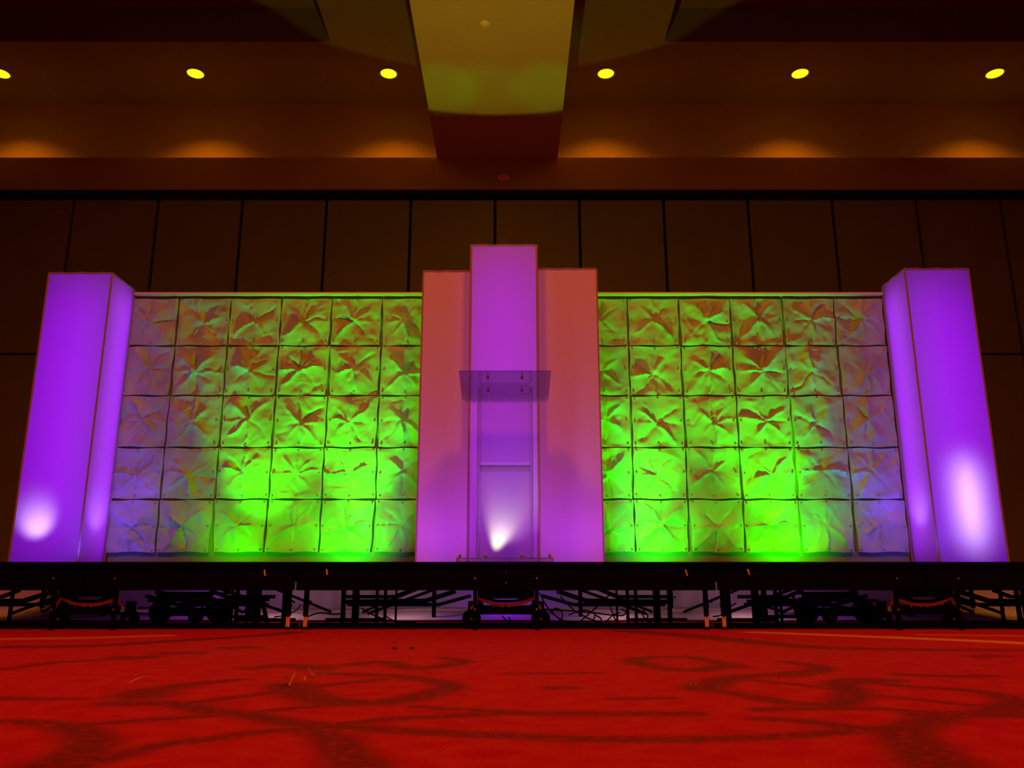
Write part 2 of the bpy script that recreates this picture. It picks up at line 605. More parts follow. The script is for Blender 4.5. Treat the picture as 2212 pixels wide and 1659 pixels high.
# ---- recessed downlights over the bulkhead
can_r = 0.12
proto = empty('recessed_downlight', (0, 0, 0))
MB().lathe([(can_r + .022, 0), (can_r + .022, -.012), (can_r, -.014), (can_r, -.0), (can_r + .022, 0)], n=40).build('trim_ring', M['lampring'], proto, smooth=True)
MB().lathe([(can_r, -.002), (can_r * .98, -.012), (can_r * .5, -.018), (0.002, -.02)], n=40).build('lens', M['lens'], proto, smooth=True)
cans = ((-7.62, 'glowing ceiling downlight cut by the left edge of the photo'),
        (-4.72, 'glowing ceiling downlight above the left crinkled wall, second from the left edge'),
        (-1.84, 'glowing ceiling downlight just left of the green lit ceiling beam'),
        (1.40, 'glowing ceiling downlight just right of the green lit ceiling beam'),
        (4.295, 'glowing ceiling downlight between the beam and the rightmost downlight'),
        (7.20, 'glowing ceiling downlight nearest the right edge of the photo'))
for i, (x, lab) in enumerate(cans):
    o = proto if i == 0 else copy_tree(proto)
    o.location = (x, 10.83, ZC)
    tag(o, lab, 'ceiling light', 'recessed downlights along the dark ceiling strip')
    light('SPOT', 'downlight_beam', (x, 10.83, ZC - 0.05), (x, 10.83, 0), (1.0, 0.26, 0.0), 175,
          spot_size=R(116), spot_blend=1.0, shadow_soft_size=0.05)

o = MB().lathe([(.055, 0), (.055, -.018), (.04, -.032), (0.001, -.036)], n=24).build('smoke_detector', M['plastic'], smooth=True)
o.location = (-0.30, 7.88, ZB)
tag(o, 'small round pale detector under the green lit ceiling beam', 'smoke detector')
o = MB().lathe([(.09, 0), (.09, -.02), (.06, -.04), (0.001, -.045)], 'y', n=28).build('wall_detector', M['redplastic'], smooth=True)
o.location = (-0.12, YB - 0.008, 5.95)
o.scale = (1, 1, .55)
tag(o, 'dull reddish oval detector on the bulkhead above the tallest column', 'detector')

# ================================================================== CRINKLED WALLS
YT = 6.17
ZT = [P(0, y, YT).z for y in (1195, 1080, 968.5, 857, 750, 648)]
DECK = 0.382


def tile_mesh(x0, x1, z0, z1, seed, gl, gr):
    N = 40
    r = random.Random(seed)
    u = np.linspace(-1, 1, N + 1)
    U, V = np.meshgrid(u, u)
    cu, cv = r.uniform(-.12, .12), r.uniform(-.12, .12)
    rr = np.maximum(np.abs(U), np.abs(V))
    DU, DV = U - cu, V - cv
    rad = np.hypot(DU, DV)
    A0 = np.arctan2(DV, DU)
    bend = r.uniform(-.22, .22)
    # broad facets between eight spokes
    K = 8
    ang = [k * math.pi / 4 + r.uniform(-.16, .16) for k in range(K)]
    hs = [r.uniform(-1, 1) for k in range(K)]
    A = (A0 + bend * np.sin(rad * 3)) % (2 * math.pi)
    sa = sorted(zip([a % (2 * math.pi) for a in ang], hs))
    aa = np.array([sa[-1][0] - 2 * math.pi] + [a for a, _ in sa] + [sa[0][0] + 2 * math.pi])
    hh = np.array([sa[-1][1]] + [b for _, b in sa] + [sa[0][1]])
    H = np.interp(A.ravel(), aa, hh).reshape(A.shape)
    h = H * np.clip(rr, 0, 1) ** 0.7 * (1 - rr ** 2.2) * r.uniform(.014, .024) + 0.013 * (1 - rr) ** 1.1 * r.choice((1, 1, -1))
    # sharp folds: four along the diagonals, some level or upright
    for k in range(K):
        if k % 2 == 0 and r.random() < .35:
            continue
        d = (A - ang[k] + math.pi) % (2 * math.pi) - math.pi
        t = d * np.clip(rad, .05, 2) + .02 * np.sin(rad * 9 + k)
        w = r.uniform(.03, .05) + .045 * rad
        L = r.uniform(.75, 1.25)
        g = r.choice((1, 1, -1)) * r.uniform(.010, .024)
        asym = r.choice((.45, 1, 2.2))
        w2 = np.where(t > 0, w * asym, w)
        h += g * np.exp(-np.abs(t) / w2) * np.clip(rad * 7, 0, 1) * np.clip((L - rad) * 3, 0, 1)
    # stray crumples
    for _ in range(r.randint(8, 14)):
        a = r.uniform(0, math.pi)
        px, pv = r.uniform(-.85, .85), r.uniform(-.85, .85)
        du, dv = math.cos(a), math.sin(a)
        s = (U - px) * du + (V - pv) * dv
        t = -(U - px) * dv + (V - pv) * du
        L, w = r.uniform(.15, .5), r.uniform(.03, .09)
        h += r.uniform(-.008, .008) * np.exp(-np.abs(t) / w) * np.exp(-(s / L) ** 2)
    off = r.uniform(0, 50)
    nz = np.array([mnoise.noise(Vector((a * 1.7 + off, b * 1.7, off))) for a, b in zip(U.ravel(), V.ravel())]).reshape(U.shape)
    nz2 = np.array([mnoise.noise(Vector((a * 5 + off, b * 5, off))) for a, b in zip(U.ravel(), V.ravel())]).reshape(U.shape)
    edge = np.clip((1 - rr) * 8, 0, 1)
    h += (nz * 0.013 + nz2 * 0.003) * (0.35 + .65 * edge)
    h = np.abs(h + 0.02) + 0.005
    w0 = gl[0] + (gl[1] - gl[0]) * (V + 1) / 2
    w1 = gr[0] + (gr[1] - gr[0]) * (V + 1) / 2
    wav = 0.003 * np.sin(V * 5 + off)
    wavz = 0.0035 * np.sin(U * 4 + off * 2)
    XX = (x0 + w0 + wav) * (1 - (U + 1) / 2) + (x1 - w1 + wav) * (U + 1) / 2
    ZZ = (z0 + .007 + wavz) * (1 - (V + 1) / 2) + (z1 - .006 + wavz) * (V + 1) / 2
    YY = YT - 0.012 - h
    vs = np.stack([XX, YY, ZZ], -1).reshape(-1, 3)
    back = vs.copy()
    # rim folded back towards the board so the sheet has an edge
    idx = np.arange((N + 1) ** 2).reshape(N + 1, N + 1)
    q = np.stack([idx[:-1, :-1], idx[:-1, 1:], idx[1:, 1:], idx[1:, :-1]], -1).reshape(-1, 4).tolist()
    loop = list(idx[0, :-1]) + list(idx[:-1, -1]) + list(idx[-1, :0:-1]) + list(idx[:0:-1, 0])
    vl = vs.tolist()
    k = len(vl)
    for i in loop:
        p = vl[i]
        vl.append((p[0], YT - 0.010, p[2]))
    n = len(loop)
    for i in range(n):
        q.append((loop[(i + 1) % n], loop[i], k + i, k + (i + 1) % n))
    surf = lambda a, b: vs.reshape(N + 1, N + 1, 3)[int(round((b + 1) / 2 * N)), int(round((a + 1) / 2 * N))]
    return vl, q, surf


rivet_proto = MB().lathe([(.0075, 0), (.007, -.004), (.004, -.008), (.0005, -.009)], 'y', n=10)
rivet_me = None


def crinkled_wall(edges, label, seed, xa, xb):
    global rivet_me
    root = empty('crinkled_wall', ((xa + xb) / 2, YT, DECK), label, 'backdrop wall', 'crinkled tile walls between the columns')
    lx, ly, lz = root.location

    def loc(o):
        o.matrix_parent_inverse = Matrix.Translation((-lx, -ly, -lz))
        return o
    loc(MB().box(xa, xb, YT - .008, YT + .03, DECK, ZT[-1] + .012).build('backing_board', M['wallboard'], root))
    loc(MB().box(xa, xb, YT - .07, YT + .05, ZT[-1] + .022, ZT[-1] + .042).build('top_rail', M['rail'], root, bevel=.004))
    k = 0
    allriv = []
    for row in range(5):
        for c in range(len(edges) - 1):
            r = random.Random(seed * 100 + row * 10 + c)
            g = lambda: (r.uniform(.003, .018 if row > 0 else .026), r.uniform(.002, .010))
            vl, q, surf = tile_mesh(edges[c], edges[c + 1], ZT[row], ZT[row + 1], seed * 1000 + row * 17 + c, g(), g())
            me = bpy.data.meshes.new('crinkled_tile')
            me.from_pydata(vl, [], q)
            me.materials.append(M['tile'])
            me.shade_smooth()
            me.set_sharp_from_angle(angle=R(50))
            t = bpy.data.objects.new('crinkled_tile', me)
            COL.objects.link(t)
            t.parent = root
            loc(t)
            for a, b in ((-.88, -.9), (0, -.9), (.88, -.9), (.9, 0), (.88, .9), (0, .9), (-.88, .9), (-.9, 0)):
                allriv.append((t, Vector(surf(a, b))))
    if rivet_me is None:
        o = rivet_proto.build('rivet', M['bolt'], smooth=True)
        rivet_me = o.data
        bpy.data.objects.remove(o)
    for t, p in allriv[:100]:
        o = bpy.data.objects.new('rivet', rivet_me)
        COL.objects.link(o)
        o.parent = t
        o.location = p + Vector((0, -0.001, 0))
    mb = MB()
    for t, p in allriv[100:]:
        mb.add([(v[0] + p.x, v[1] + p.y - .001, v[2] + p.z) for v in rivet_proto.v], rivet_proto.f)
    o = loc(mb.build('rivet', M['bolt'], root, smooth=True))
    o['kind'] = 'stuff'
    return root


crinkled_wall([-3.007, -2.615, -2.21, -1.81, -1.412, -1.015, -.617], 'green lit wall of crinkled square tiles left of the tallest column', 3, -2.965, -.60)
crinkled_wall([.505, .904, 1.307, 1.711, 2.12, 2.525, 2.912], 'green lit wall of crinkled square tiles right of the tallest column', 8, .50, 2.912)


# ================================================================== FABRIC COLUMNS
def column(x0, x1, y0, y1, zt, m, label, group, side='both', trimw=.012):
    root = empty('fabric_column', ((x0 + x1) / 2, (y0 + y1) / 2, DECK), label, 'fabric column', group)
    lx, ly, lz = root.location

    def loc(o):
        o.matrix_parent_inverse = Matrix.Translation((-lx, -ly, -lz))
        return o

    def sheet(name, a, b, axis, pos, z0, z1, n=14):
        """thin stretched fabric sheet with a slight inward waist"""
        vs, fs = [], []
        for j in range(n + 1):
            for i in range(n + 1):
                u, v = i / n, j / n
                dip = 0.004 * math.sin(math.pi * u) * math.sin(math.pi * v)
                s = a + (b - a) * u
                z = z0 + (z1 - z0) * v
                vs.append((s, pos + dip * (1 if pos < (y0 + y1) / 2 else -1), z) if axis == 'y' else (pos - dip * (1 if pos > (x0 + x1) / 2 else -1), s, z))
        for j in range(n):
            for i in range(n):
                k = j * (n + 1) + i
                fs.append((k, k + 1, k + n + 2, k + n + 1))
        return loc(MB().add(vs, fs).build(name, m, root, smooth=True))
    sheet('front_panel', x0, x1, 'y', y0, DECK, zt)
    sheet('back_panel', x0, x1, 'y', y1, DECK, zt)
    sheet('side_panel', y0, y1, 'x', x0, DECK, zt)
    sheet('side_panel', y0, y1, 'x', x1, DECK, zt)
    w = trimw
    for x in (x0, x1):
        for y in (y0, y1):
            s = 1 if x == x1 else -1
            t = 1 if y == y1 else -1
            loc(MB().bar((x, y, DECK), (x, y, zt), w, w).build('corner_piping', M['piping'], root, bevel=.003))
    mb = MB()
    wob = [0, .002, -.002, .003, -.001, .002, 0]
    loc(mb.add([(x0, y0, zt), (x1, y0, zt), (x1, y1, zt), (x0, y1, zt)], [(0, 1, 2, 3)]).build('top_panel', m, root))
    mb = MB()
    for a, b in (((x0, y0), (x1, y0)), ((x1, y0), (x1, y1)), ((x1, y1), (x0, y1)), ((x0, y1), (x0, y0))):
        pts = []
        for i, q in enumerate(wob):
            f = i / (len(wob) - 1)
            pts.append((a[0] + (b[0] - a[0]) * f, a[1] + (b[1] - a[1]) * f, zt + q))
        mb.tube(pts, w * .55, 6)
    loc(mb.build('top_piping', M['piping'], root, smooth=True))
    return root


YE = 5.756
column(-3.445, -2.975, YE, 6.135, P(0, 590, YE).z, M['fab_glow'], 'purple glowing fabric column at the left end of the stage, by the left crinkled wall', 'purple end columns')
column(2.925, 3.40, YE, 6.14, P(0, 581, YE).z, M['fab_glow'], 'purple glowing fabric column at the right end of the stage, by the right crinkled wall', 'purple end columns')
YM, YF = 5.60, 5.72
column(-.297, .18, YM, 6.02, P(0, 530, YM).z, M['fab_mid'], 'tallest magenta fabric column, standing directly behind the clear lectern', None, trimw=.014)
column(-.655, -.305, YF, 6.10, P(0, 586, YF).z, M['fab'], 'rose and purple fabric column on the left side of the tallest column', 'columns flanking the tallest one')
column(.188, .625, YF, 6.10, P(0, 581, YF).z, M['fab'], 'rose and purple fabric column on the right side of the tallest column', 'columns flanking the tallest one')

# lamps inside the glowing columns
for cx, p in ((-3.21, 7.4), (3.165, 7.4)):
    light('AREA', 'column_lamp', (cx, 6.12, 1.44), (cx, 5.7, 1.44), (0.36, 0.0, 1.0), p, shape='RECTANGLE', size=.40, size_y=2.0)
light('AREA', 'column_lamp', (-.06, 6.0, 1.5), (-.06, 5.6, 1.5), (0.40, 0.0, 1.0), 6.0, shape='RECTANGLE', size=.40, size_y=2.1)
for px, py, tx, ty, pw, cone in ((85, 1150, 80, 1125, 5.5, 74),):
    a = P(px, py, YE)
    b = P(tx, ty, YE)
    light('SPOT', 'column_lamp', (a.x, YE + .20, a.z - .03), b, (0.62, 0.40, 0.85), pw, spot_size=R(cone), spot_blend=1.0, shadow_soft_size=.03)
a, b = P(2105, 1165, YE), P(2085, 1010, YE)
lo = light('AREA', 'column_lamp', ((a.x + b.x) / 2, YE + .20, (a.z + b.z) / 2), ((a.x + b.x) / 2, YE, (a.z + b.z) / 2), (0.58, 0.40, 0.85), 0.85,
           shape='ELLIPSE', size=.05, size_y=.62, spread=R(100))
for px, py, d in ((208, 1120, -.2), (1985, 1110, .2)):  # further lamps added to lighten the inner side panels
    a = P(px, py, 5.95)
    light('AREA', 'column_lamp', (a.x + d * 1.6, 5.95, 1.5), (a.x, 5.95, 1.5), (0.22, 0.05, 0.55), 2.2, shape='RECTANGLE', size=.3, size_y=1.9, spread=R(80))
    light('SPOT', 'column_lamp', (a.x + d, 5.95, a.z - .05), (a.x, 5.95, a.z + .05), (0.35, 0.16, 1.0), 2.2, spot_size=R(90), spot_blend=1.0, shadow_soft_size=.03)


# ================================================================== LECTERN
def lectern():
    y0 = 4.99
    yb = 5.33
    root = empty('acrylic_lectern', (-.04, 5.14, DECK), 'clear acrylic lectern standing on the stage edge before the tallest column', 'lectern')
    lx, ly, lz = root.location

    def loc(o):
        o.matrix_parent_inverse = Matrix.Translation((-lx, -ly, -lz))
        return o
    A, B = P(985, 1190, y0), P(1196, 1190, y0)
    # base plate with chamfered front corners
    vs = []
    zb0, zb1 = DECK + .004, DECK + .028
    out = [(A.x + .05, y0 - .02), (B.x - .05, y0 - .02), (B.x, y0 + .03), (B.x, yb), (A.x, yb), (A.x, y0 + .03)]
    vs = [(x, y, zb0) for x, y in out] + [(x, y, zb1) for x, y in out]
    fs = [tuple(range(5, -1, -1)), tuple(range(6, 12))] + [(i, (i + 1) % 6, 6 + (i + 1) % 6, 6 + i) for i in range(6)]
    loc(MB().add(vs, fs).build('base', M['acrylic_edge'], root))
    for x in (A.x + .02, B.x - .02, P(1048, 1190, y0).x, P(1128, 1190, y0).x):
        loc(MB().lathe([(.010, 0), (.010, .018), (.006, .024), (.001, .026)], c=(x, y0 + .05, zb1), n=14).build('bolt', M['bolt'], root, smooth=True))
    zt = P(0, 826, y0 + .06).z
    xl, xr = P(1032, 1100, y0 + .06).x, P(1149, 1100, y0 + .06).x
    # two side uprights, clear plates on edge
    for x in (xl, xr):
        loc(MB().box(x - .009, x + .009, y0 + .05, yb - .03, zb1, zt).build('upright', M['acrylic_edge'], root, bevel=.002))
    # lower front panel, slightly frosted, and the clear one above it
    zs = P(0, 1008, y0 + .05).z
    loc(MB().box(xl + .01, xr - .01, y0 + .055, y0 + .062, zb1, zs).build('lower_panel', M['acrylic_frost'], root))
    loc(MB().box(xl + .01, xr - .01, y0 + .055, y0 + .061, zs + .03, zt).build('front_panel', M['acrylic'], root))
    loc(MB().box(xl + .01, xr - .01, y0 + .05, yb - .04, zs, zs + .010).build('shelf', M['acrylic_edge'], root))
    # sloping reading top: high edge to the hall
    T0, T1 = P(991, 803, y0 - .02), P(1190, 803, y0 - .02)
    zl = P(0, 868, yb + .06).z
    yq = yb + .06
    vs = [(T0.x, y0 - .02, T0.z), (T1.x, y0 - .02, T0.z), (T1.x, yq, zl), (T0.x, yq, zl)]
    up = Vector((0, T0.z - zl, yq - y0 + .02)).normalized() * .009
    vs += [tuple(Vector(v) + up) for v in vs]
    loc(MB().add(vs, [(3, 2, 1, 0), (4, 5, 6, 7), (0, 1, 5, 4), (1, 2, 6, 5), (2, 3, 7, 6), (3, 0, 4, 7)]).build('reading_top', M['acrylic_top'], root))
    loc(MB().box(T0.x + .02, T1.x - .02, yq - .004, yq + .006, zl - .004, zl + .035).build('paper_lip', M['acrylic_edge'], root))
    for px in (1053, 1128):
        for f in (.12, .55):
            y = y0 + f * (yq - y0)
            z = T0.z + (zl - T0.z) * f
            x = P(px, 830, y0).x
            loc(MB().lathe([(.008, -.02), (.008, .0), (.005, .003)], c=(x, y, z), n=12).build('standoff', M['bolt'], root, smooth=True))
    return root


lectern()


# ================================================================== STAGE UNITS
Y0 = 4.88
UX = -0.035
S = 1.0 / 366.0


def stage_unit():
    root = empty('stage_unit', (0, Y0, 0))
    hw = 1.2155
    zf = 0.222

    def add(mb, name, m, par=None, **kw):
        return mb.build(name, m, par or root, **kw)
    # local y=0 at the front edge; depth 1.86
    for s in (-1, 1):
        d = MB().box(min(s * .002, s * hw), max(s * .002, s * hw), 0, 1.86, DECK - .045, DECK)
        dk = add(d, 'deck', M['deck'], bevel=.003)
    for s in (-1, 1):
        add(MB().box(min(s * .004, s * (hw - .004)), max(s * .004, s * (hw - .004)), .012, .05, zf, DECK - .045), 'front_rail', M['black'], bevel=.002)
        add(MB().box(min(s * .004, s * (hw - .004)), max(s * .004, s * (hw - .004)), 1.80, 1.84, zf + .05, DECK - .045), 'rear_rail', M['black'], bevel=.002)
        add(MB().box(min(s * (hw - .045), s * (hw - .006)), max(s * (hw - .045), s * (hw - .006)), .05, 1.80, zf + .06, DECK - .045), 'side_rail', M['black'])
        for yy in (.60, 1.2):
            add(MB().box(min(s * .08, s * (hw - .05)), max(s * .08, s * (hw - .05)), yy, yy + .04, zf + .07, DECK - .045), 'cross_rail', M['black'])
    zof = lambda py, Y: P(0, py, Y0 + Y).z
    xof = lambda dx, Y: dx / F * (Y0 + Y) * .975

    # legs near the outer corners with zinc lower sleeves
    for s in (-1, 1):
        for yy in (.10, 1.72):
            x = s * (hw - .047)
            lg = add(MB().box(x - .013, x + .013, yy - .013, yy + .013, .075, DECK - .05), 'leg', M['black'], bevel=.002)
            add(MB().box(x - .016, x + .016, yy - .016, yy + .016, .125, .145), 'collar', M['black'], lg, bevel=.002)
            add(MB().box(x - .010, x - .003, yy - .008, yy + .008, .014, .078).box(x + .003, x + .010, yy - .008, yy + .008, .014, .078).box(x - .003, x + .003, yy, yy + .008, .014, .078), 'sleeve', M['gold'], lg, bevel=.001)
            add(MB().lathe([(.014, .0), (.014, .008), (.008, .016)], c=(x, yy, 0), n=16), 'foot', M['rubber'], lg)
            add(MB().tube([(x + .014, yy, .16), (x + .03, yy - .01, .158), (x + .034, yy - .012, .15)], .005), 'lock_knob', M['black'], lg)
        # brass coloured latch on the front rail
    for dx in (-.985,):
        pass
    for dx, zz in ((-.77 * 1.35, 1236), (.77 * 1.35, 1238)):
        mb = MB().tube([(dx, .005, P(0, zz - 7, Y0).z), (dx + .004, -.004, P(0, zz, Y0).z), (dx + .008, .0, P(0, zz + 6, Y0).z)], .005)
        add(mb, 'latch_hook', M['orange'], smooth=True)
    # centre truck
    for s in (-1, 1):
        x = s * .178
        p = add(MB().box(x - .011, x + .011, .03, .055, .0, .30), 'truck_post', M['black'], bevel=.002)
        add(MB().lathe([(.006, 0), (.005, -.004), (.001, -.006)], 'y', c=(x, .028, .114), n=10), 'bolt', M['bolt'], p, smooth=True)
        add(MB().lathe([(.006, 0), (.005, -.004), (.001, -.006)], 'y', c=(x, .008, .288), n=10), 'bolt', M['bolt'], p, smooth=True)
    pl = add(MB().box(-.165, .165, .06, .075, .185, .262), 'truck_plate', M['black'], bevel=.002)
    for x in (-.115, -.022, .013, .112):
        add(MB().lathe([(.006, 0), (.005, -.004), (.001, -.006)], 'y', c=(x, .058, .238), n=10), 'bolt', M['bolt'], pl, smooth=True)
    # curved orange leaf bars and the black bow above them
    def bow(za, zm, w, y, x0=.165, flat=.06):
        pts = [(-x0, y, za), (-x0 * .75, y, za - (za - zm) * .45), (-flat, y, zm + .002), (0, y, zm), (flat, y, zm + .002), (x0 * .75, y, za - (za - zm) * .45), (x0, y, za)]
        pts = smooth_path(pts, 4)
        m = MB()
        for a, b in zip(pts[:-1], pts[1:]):
            m.bar(a, b, w, .018)
        return m
    add(bow(.178, .140, .018, .10), 'leaf_bar', M['orange'])
    add(bow(.195, .160, .016, .085), 'bow_bar', M['black'])
    ax = add(MB().box(-.155, .155, .09, .17, .085, .135), 'axle_beam', M['black'], bevel=.004)
    for x in (-.075, -.02, .02):
        add(MB().lathe([(.005, 0), (.004, -.004), (.001, -.006)], 'y', c=(x, .088, .128), n=10), 'bolt', M['bolt'], ax, smooth=True)
    for s in (-1, 1):
        add(MB().bar((s * .165, .10, .18), (s * .205, .10, .115), .014), 'truck_arm', M['orange'], bevel=.002)
        for yy in (.19, 1.55):
            cx = s * .205
            c = add(MB().lathe([(.020, -.018), (.052, -.016), (.056, -.008), (.056, .008), (.052, .016), (.020, .018)], 'y', c=(cx, yy, .057), n=28), 'caster', M['rubber'], smooth=True)
            add(MB().box(cx - .02, cx + .02, yy - .026, yy - .021, .05, .15).box(cx - .02, cx + .02, yy + .021, yy + .026, .05, .15).box(cx - .02, cx + .02, yy - .026, yy + .026, .15, .158), 'caster_fork', M['black'], c)
            add(MB().lathe([(.008, -.026), (.007, -.031), (.001, -.033)], 'y', c=(cx, yy, .057), n=12), 'axle_bolt', M['bolt'], c, smooth=True)
    add(MB().box(-.20, .20, 1.50, 1.58, .15, .20), 'axle_beam', M['black'])
    # folded understructure rails running outward from the truck
    for s in (-1, 1):
        rails = ([(76, 1287), (144, 1306), (340, 1306)], .35, .021), ([(109, 1277), (173, 1298), (345, 1300)], .28, .027), ([(205, 1275), (240, 1289), (345, 1289)], .40, .021)
        for pts, y, w in rails:
            q = [(s * xof(a, y), y, zof(b, y)) for a, b in pts]
            m = MB()
            for a, b in zip(q[:-1], q[1:]):
                m.bar(a, b, w, .025)
            add(m, 'strut', M['black'])
        for dx, w, t0, t1, y in ((323, .040, 1262, 1352, .30), (278, .016, 1270, 1350, .45), (260, .016, 1270, 1350, .42), (237, .010, 1270, 1294, .5), (350, .026, 1270, 1352, .5)):
            x = s * xof(dx, y)
            z1 = zof(t0, y)
            add(MB().box(x - w / 2, x + w / 2, y, y + .03, 0.0, z1), 'strut_post', M['black'])
        for dy, y in ((1338, .44),):
            z = zof(dy, y)
            xa, xb = sorted((s * xof(256, y), s * xof(385, y)))
            add(MB().box(xa, xb, y - .012, y + .012, z - .008, z + .008), 'lower_rail', M['black'])
        # rear steel upright showing grey against the cloth
        x = s * xof(157, 1.4)
        add(MB().box(x - .014, x + .014, 1.4, 1.43, 0, .28), 'rear_post', M['black'])
        add(MB().bar((s * .30, .9, .29), (s * .95, .95, .06), .02), 'diagonal_brace', M['black'])
        add(MB().bar((s * 1.10, 1.6, .05), (s * .55, 1.55, .27), .018), 'diagonal_brace', M['black'])
    # long floor skids, made tall to hide lit floor and read as shade
    for yy in (.12, 1.70):
        add(MB().box(-1.205, 1.205, yy + .04, yy + .07, .002, .034), 'floor_skid', M['black'])
    return root


GRP = 'black folding stage units side by side'
u = stage_unit()
labs = ('black wheeled stage unit under the tallest column and lectern', 'black wheeled stage unit under the left end column', 'black wheeled stage unit under the right end column')
for i, k in enumerate((0, -1, 1)):
    o = u if i == 0 else copy_tree(u)
    o.location = (UX + k * 2.438, Y0, 0)
    tag(o, labs[i], 'stage platform', GRP)


# folded frames on wheels standing beneath the side units
def dolly():
    root = empty('folding_truck', (0, 0, 0))
    b = lambda *a, **k: None

    def add(mb, name, m, par=None, **kw):
        return mb.build(name, m, par or root, **kw)
    f = lambda dx, py: Vector((dx / F * 5.60, 0, P(0, py, 5.72).z))
    # dx measured from px 450 of the photo, left truck
    add(MB().bar(f(-110, 1297), f(145, 1295), .02), 'top_bar', M['black'])
    add(MB().bar(f(-60, 1286), f(60, 1281), .016), 'top_bar', M['black'])
    add(MB().bar(f(-100, 1320), f(-58, 1290), .022), 'scissor_arm', M['black'])
    add(MB().bar(f(-58, 1315), f(20, 1303), .020), 'scissor_arm', M['black'])
    add(MB().bar(f(20, 1320), f(60, 1295), .016), 'scissor_arm', M['black'])
    add(MB().bar(f(60, 1306), f(92, 1322), .016), 'scissor_arm', M['black'])
    add(MB().bar(f(88, 1322), f(140, 1304), .018), 'scissor_arm', M['black'])
    add(MB().bar(f(52, 1331), f(135, 1331), .020), 'lower_bar', M['black'])
    add(MB().bar(f(131, 1300), f(146, 1350), .022), 'leaning_leg', M['black'])
    add(MB().bar(f(62, 1332), f(58, 1352), .014), 'leaning_leg', M['black'])
    for dx in (-72, 5, 66):
        add(MB().bar(f(dx, 1285), f(dx, 1316), .014), 'upright', M['black'])
    add(MB().bar(f(-128, 1312), f(-90, 1312), .010), 'lower_bar', M['black'])
    for dx, r in ((-86, .075), (38, .082), (-10, .05)):
        x = dx / F * 5.60
        c = add(MB().lathe([(.02, -.02), (r * .9, -.018), (r, -.008), (r, .008), (r * .9, .018), (.02, .02)], 'y', c=(x, 0.03, r), n=30), 'wheel', M['rubber'], smooth=True)
        add(MB().lathe([(.012, -.02), (.010, -.028), (.002, -.03)], 'y', c=(x, 0.03, r), n=14), 'hub', M['bolt'], c, smooth=True)
    add(MB().box(f(-95, 1300).x, f(50, 1300).x, .0, .05, f(0, 1330).z, f(0, 1312).z), 'chassis', M['black'], bevel=.004)
    return root


d1 = dolly()
d1.location = ((450 - CX) / F * 5.60, 5.64, 0)
tag(d1, 'folded black wheeled frame beneath the stage, below the left crinkled wall', 'folding frame', 'folded wheeled frames beneath the stage')
d2 = copy_tree(d1)
d2.location = ((1765 - CX) / F * 5.60, 5.64, 0)
d2.scale = (-1, 1, 1)
tag(d2, 'folded black wheeled frame beneath the stage, below the right crinkled wall', 'folding frame', 'folded wheeled frames beneath the stage')


# ---- pale cloth hanging behind the stage
def cloth():
    vs, fs = [], []
    x0, x1, n, mz = -6.6, 6.6, 460, 26
    for j in range(mz + 1):
        for i in range(n + 1):
            x = x0 + (x1 - x0) * i / n
            v = j / mz
            fold = mnoise.noise(Vector((x * 1.1 + v * 1.6, v * 1.3, 3)))
            if v < .5:          # hem spread forward over the floor
                f = v / .5
                y = 5.98 + .12 * mnoise.noise(Vector((x * 1.4, 0, 9))) + .80 * f
                z = .006 + .06 * f * f + max(0, .03 * fold) * f + .012 * (1 + math.sin(x * 5 + 7 * f)) * f * (1.2 - f)
            else:
                f = (v - .5) / .5
                y = 6.80 + .06 * f + .03 * fold * f
                z = .066 + .31 * f + max(0, .03 * fold) * (1 - f)
            vs.append((x, y, z))
    for j in range(mz):
        for i in range(n):
            k = j * (n + 1) + i
            fs.append((k, k + 1, k + n + 2, k + n + 1))
    o = MB().add(vs, fs).build('drape', M['drape'], smooth=True)
    sm = o.modifiers.new('thickness', 'SOLIDIFY')
    sm.thickness = .003
    tag(o, 'pale cloth hanging behind the stage frames, faintly purple', 'drape')


cloth()
light('POINT', 'understage_glow', (-.03, 6.35, .28), (0, 7, 0), (0.30, 0.0, 1.0), 2.2, shadow_soft_size=.05)  # added point lights, standing in for light leaking under the stage
for x, p in ((-2.4, 1.2), (2.3, .8)):
    light('POINT', 'understage_glow', (x, 6.4, .28), (0, 7, 0), (0.5, 0.02, 1.0), p, shadow_soft_size=.05)
for x in (-1.7, -.8, .8, 1.7):
    light('POINT', 'understage_glow', (x, 6.2, .26), (0, 7, 0), (1.0, 0.40, 0.48), 1.7, shadow_soft_size=.05)

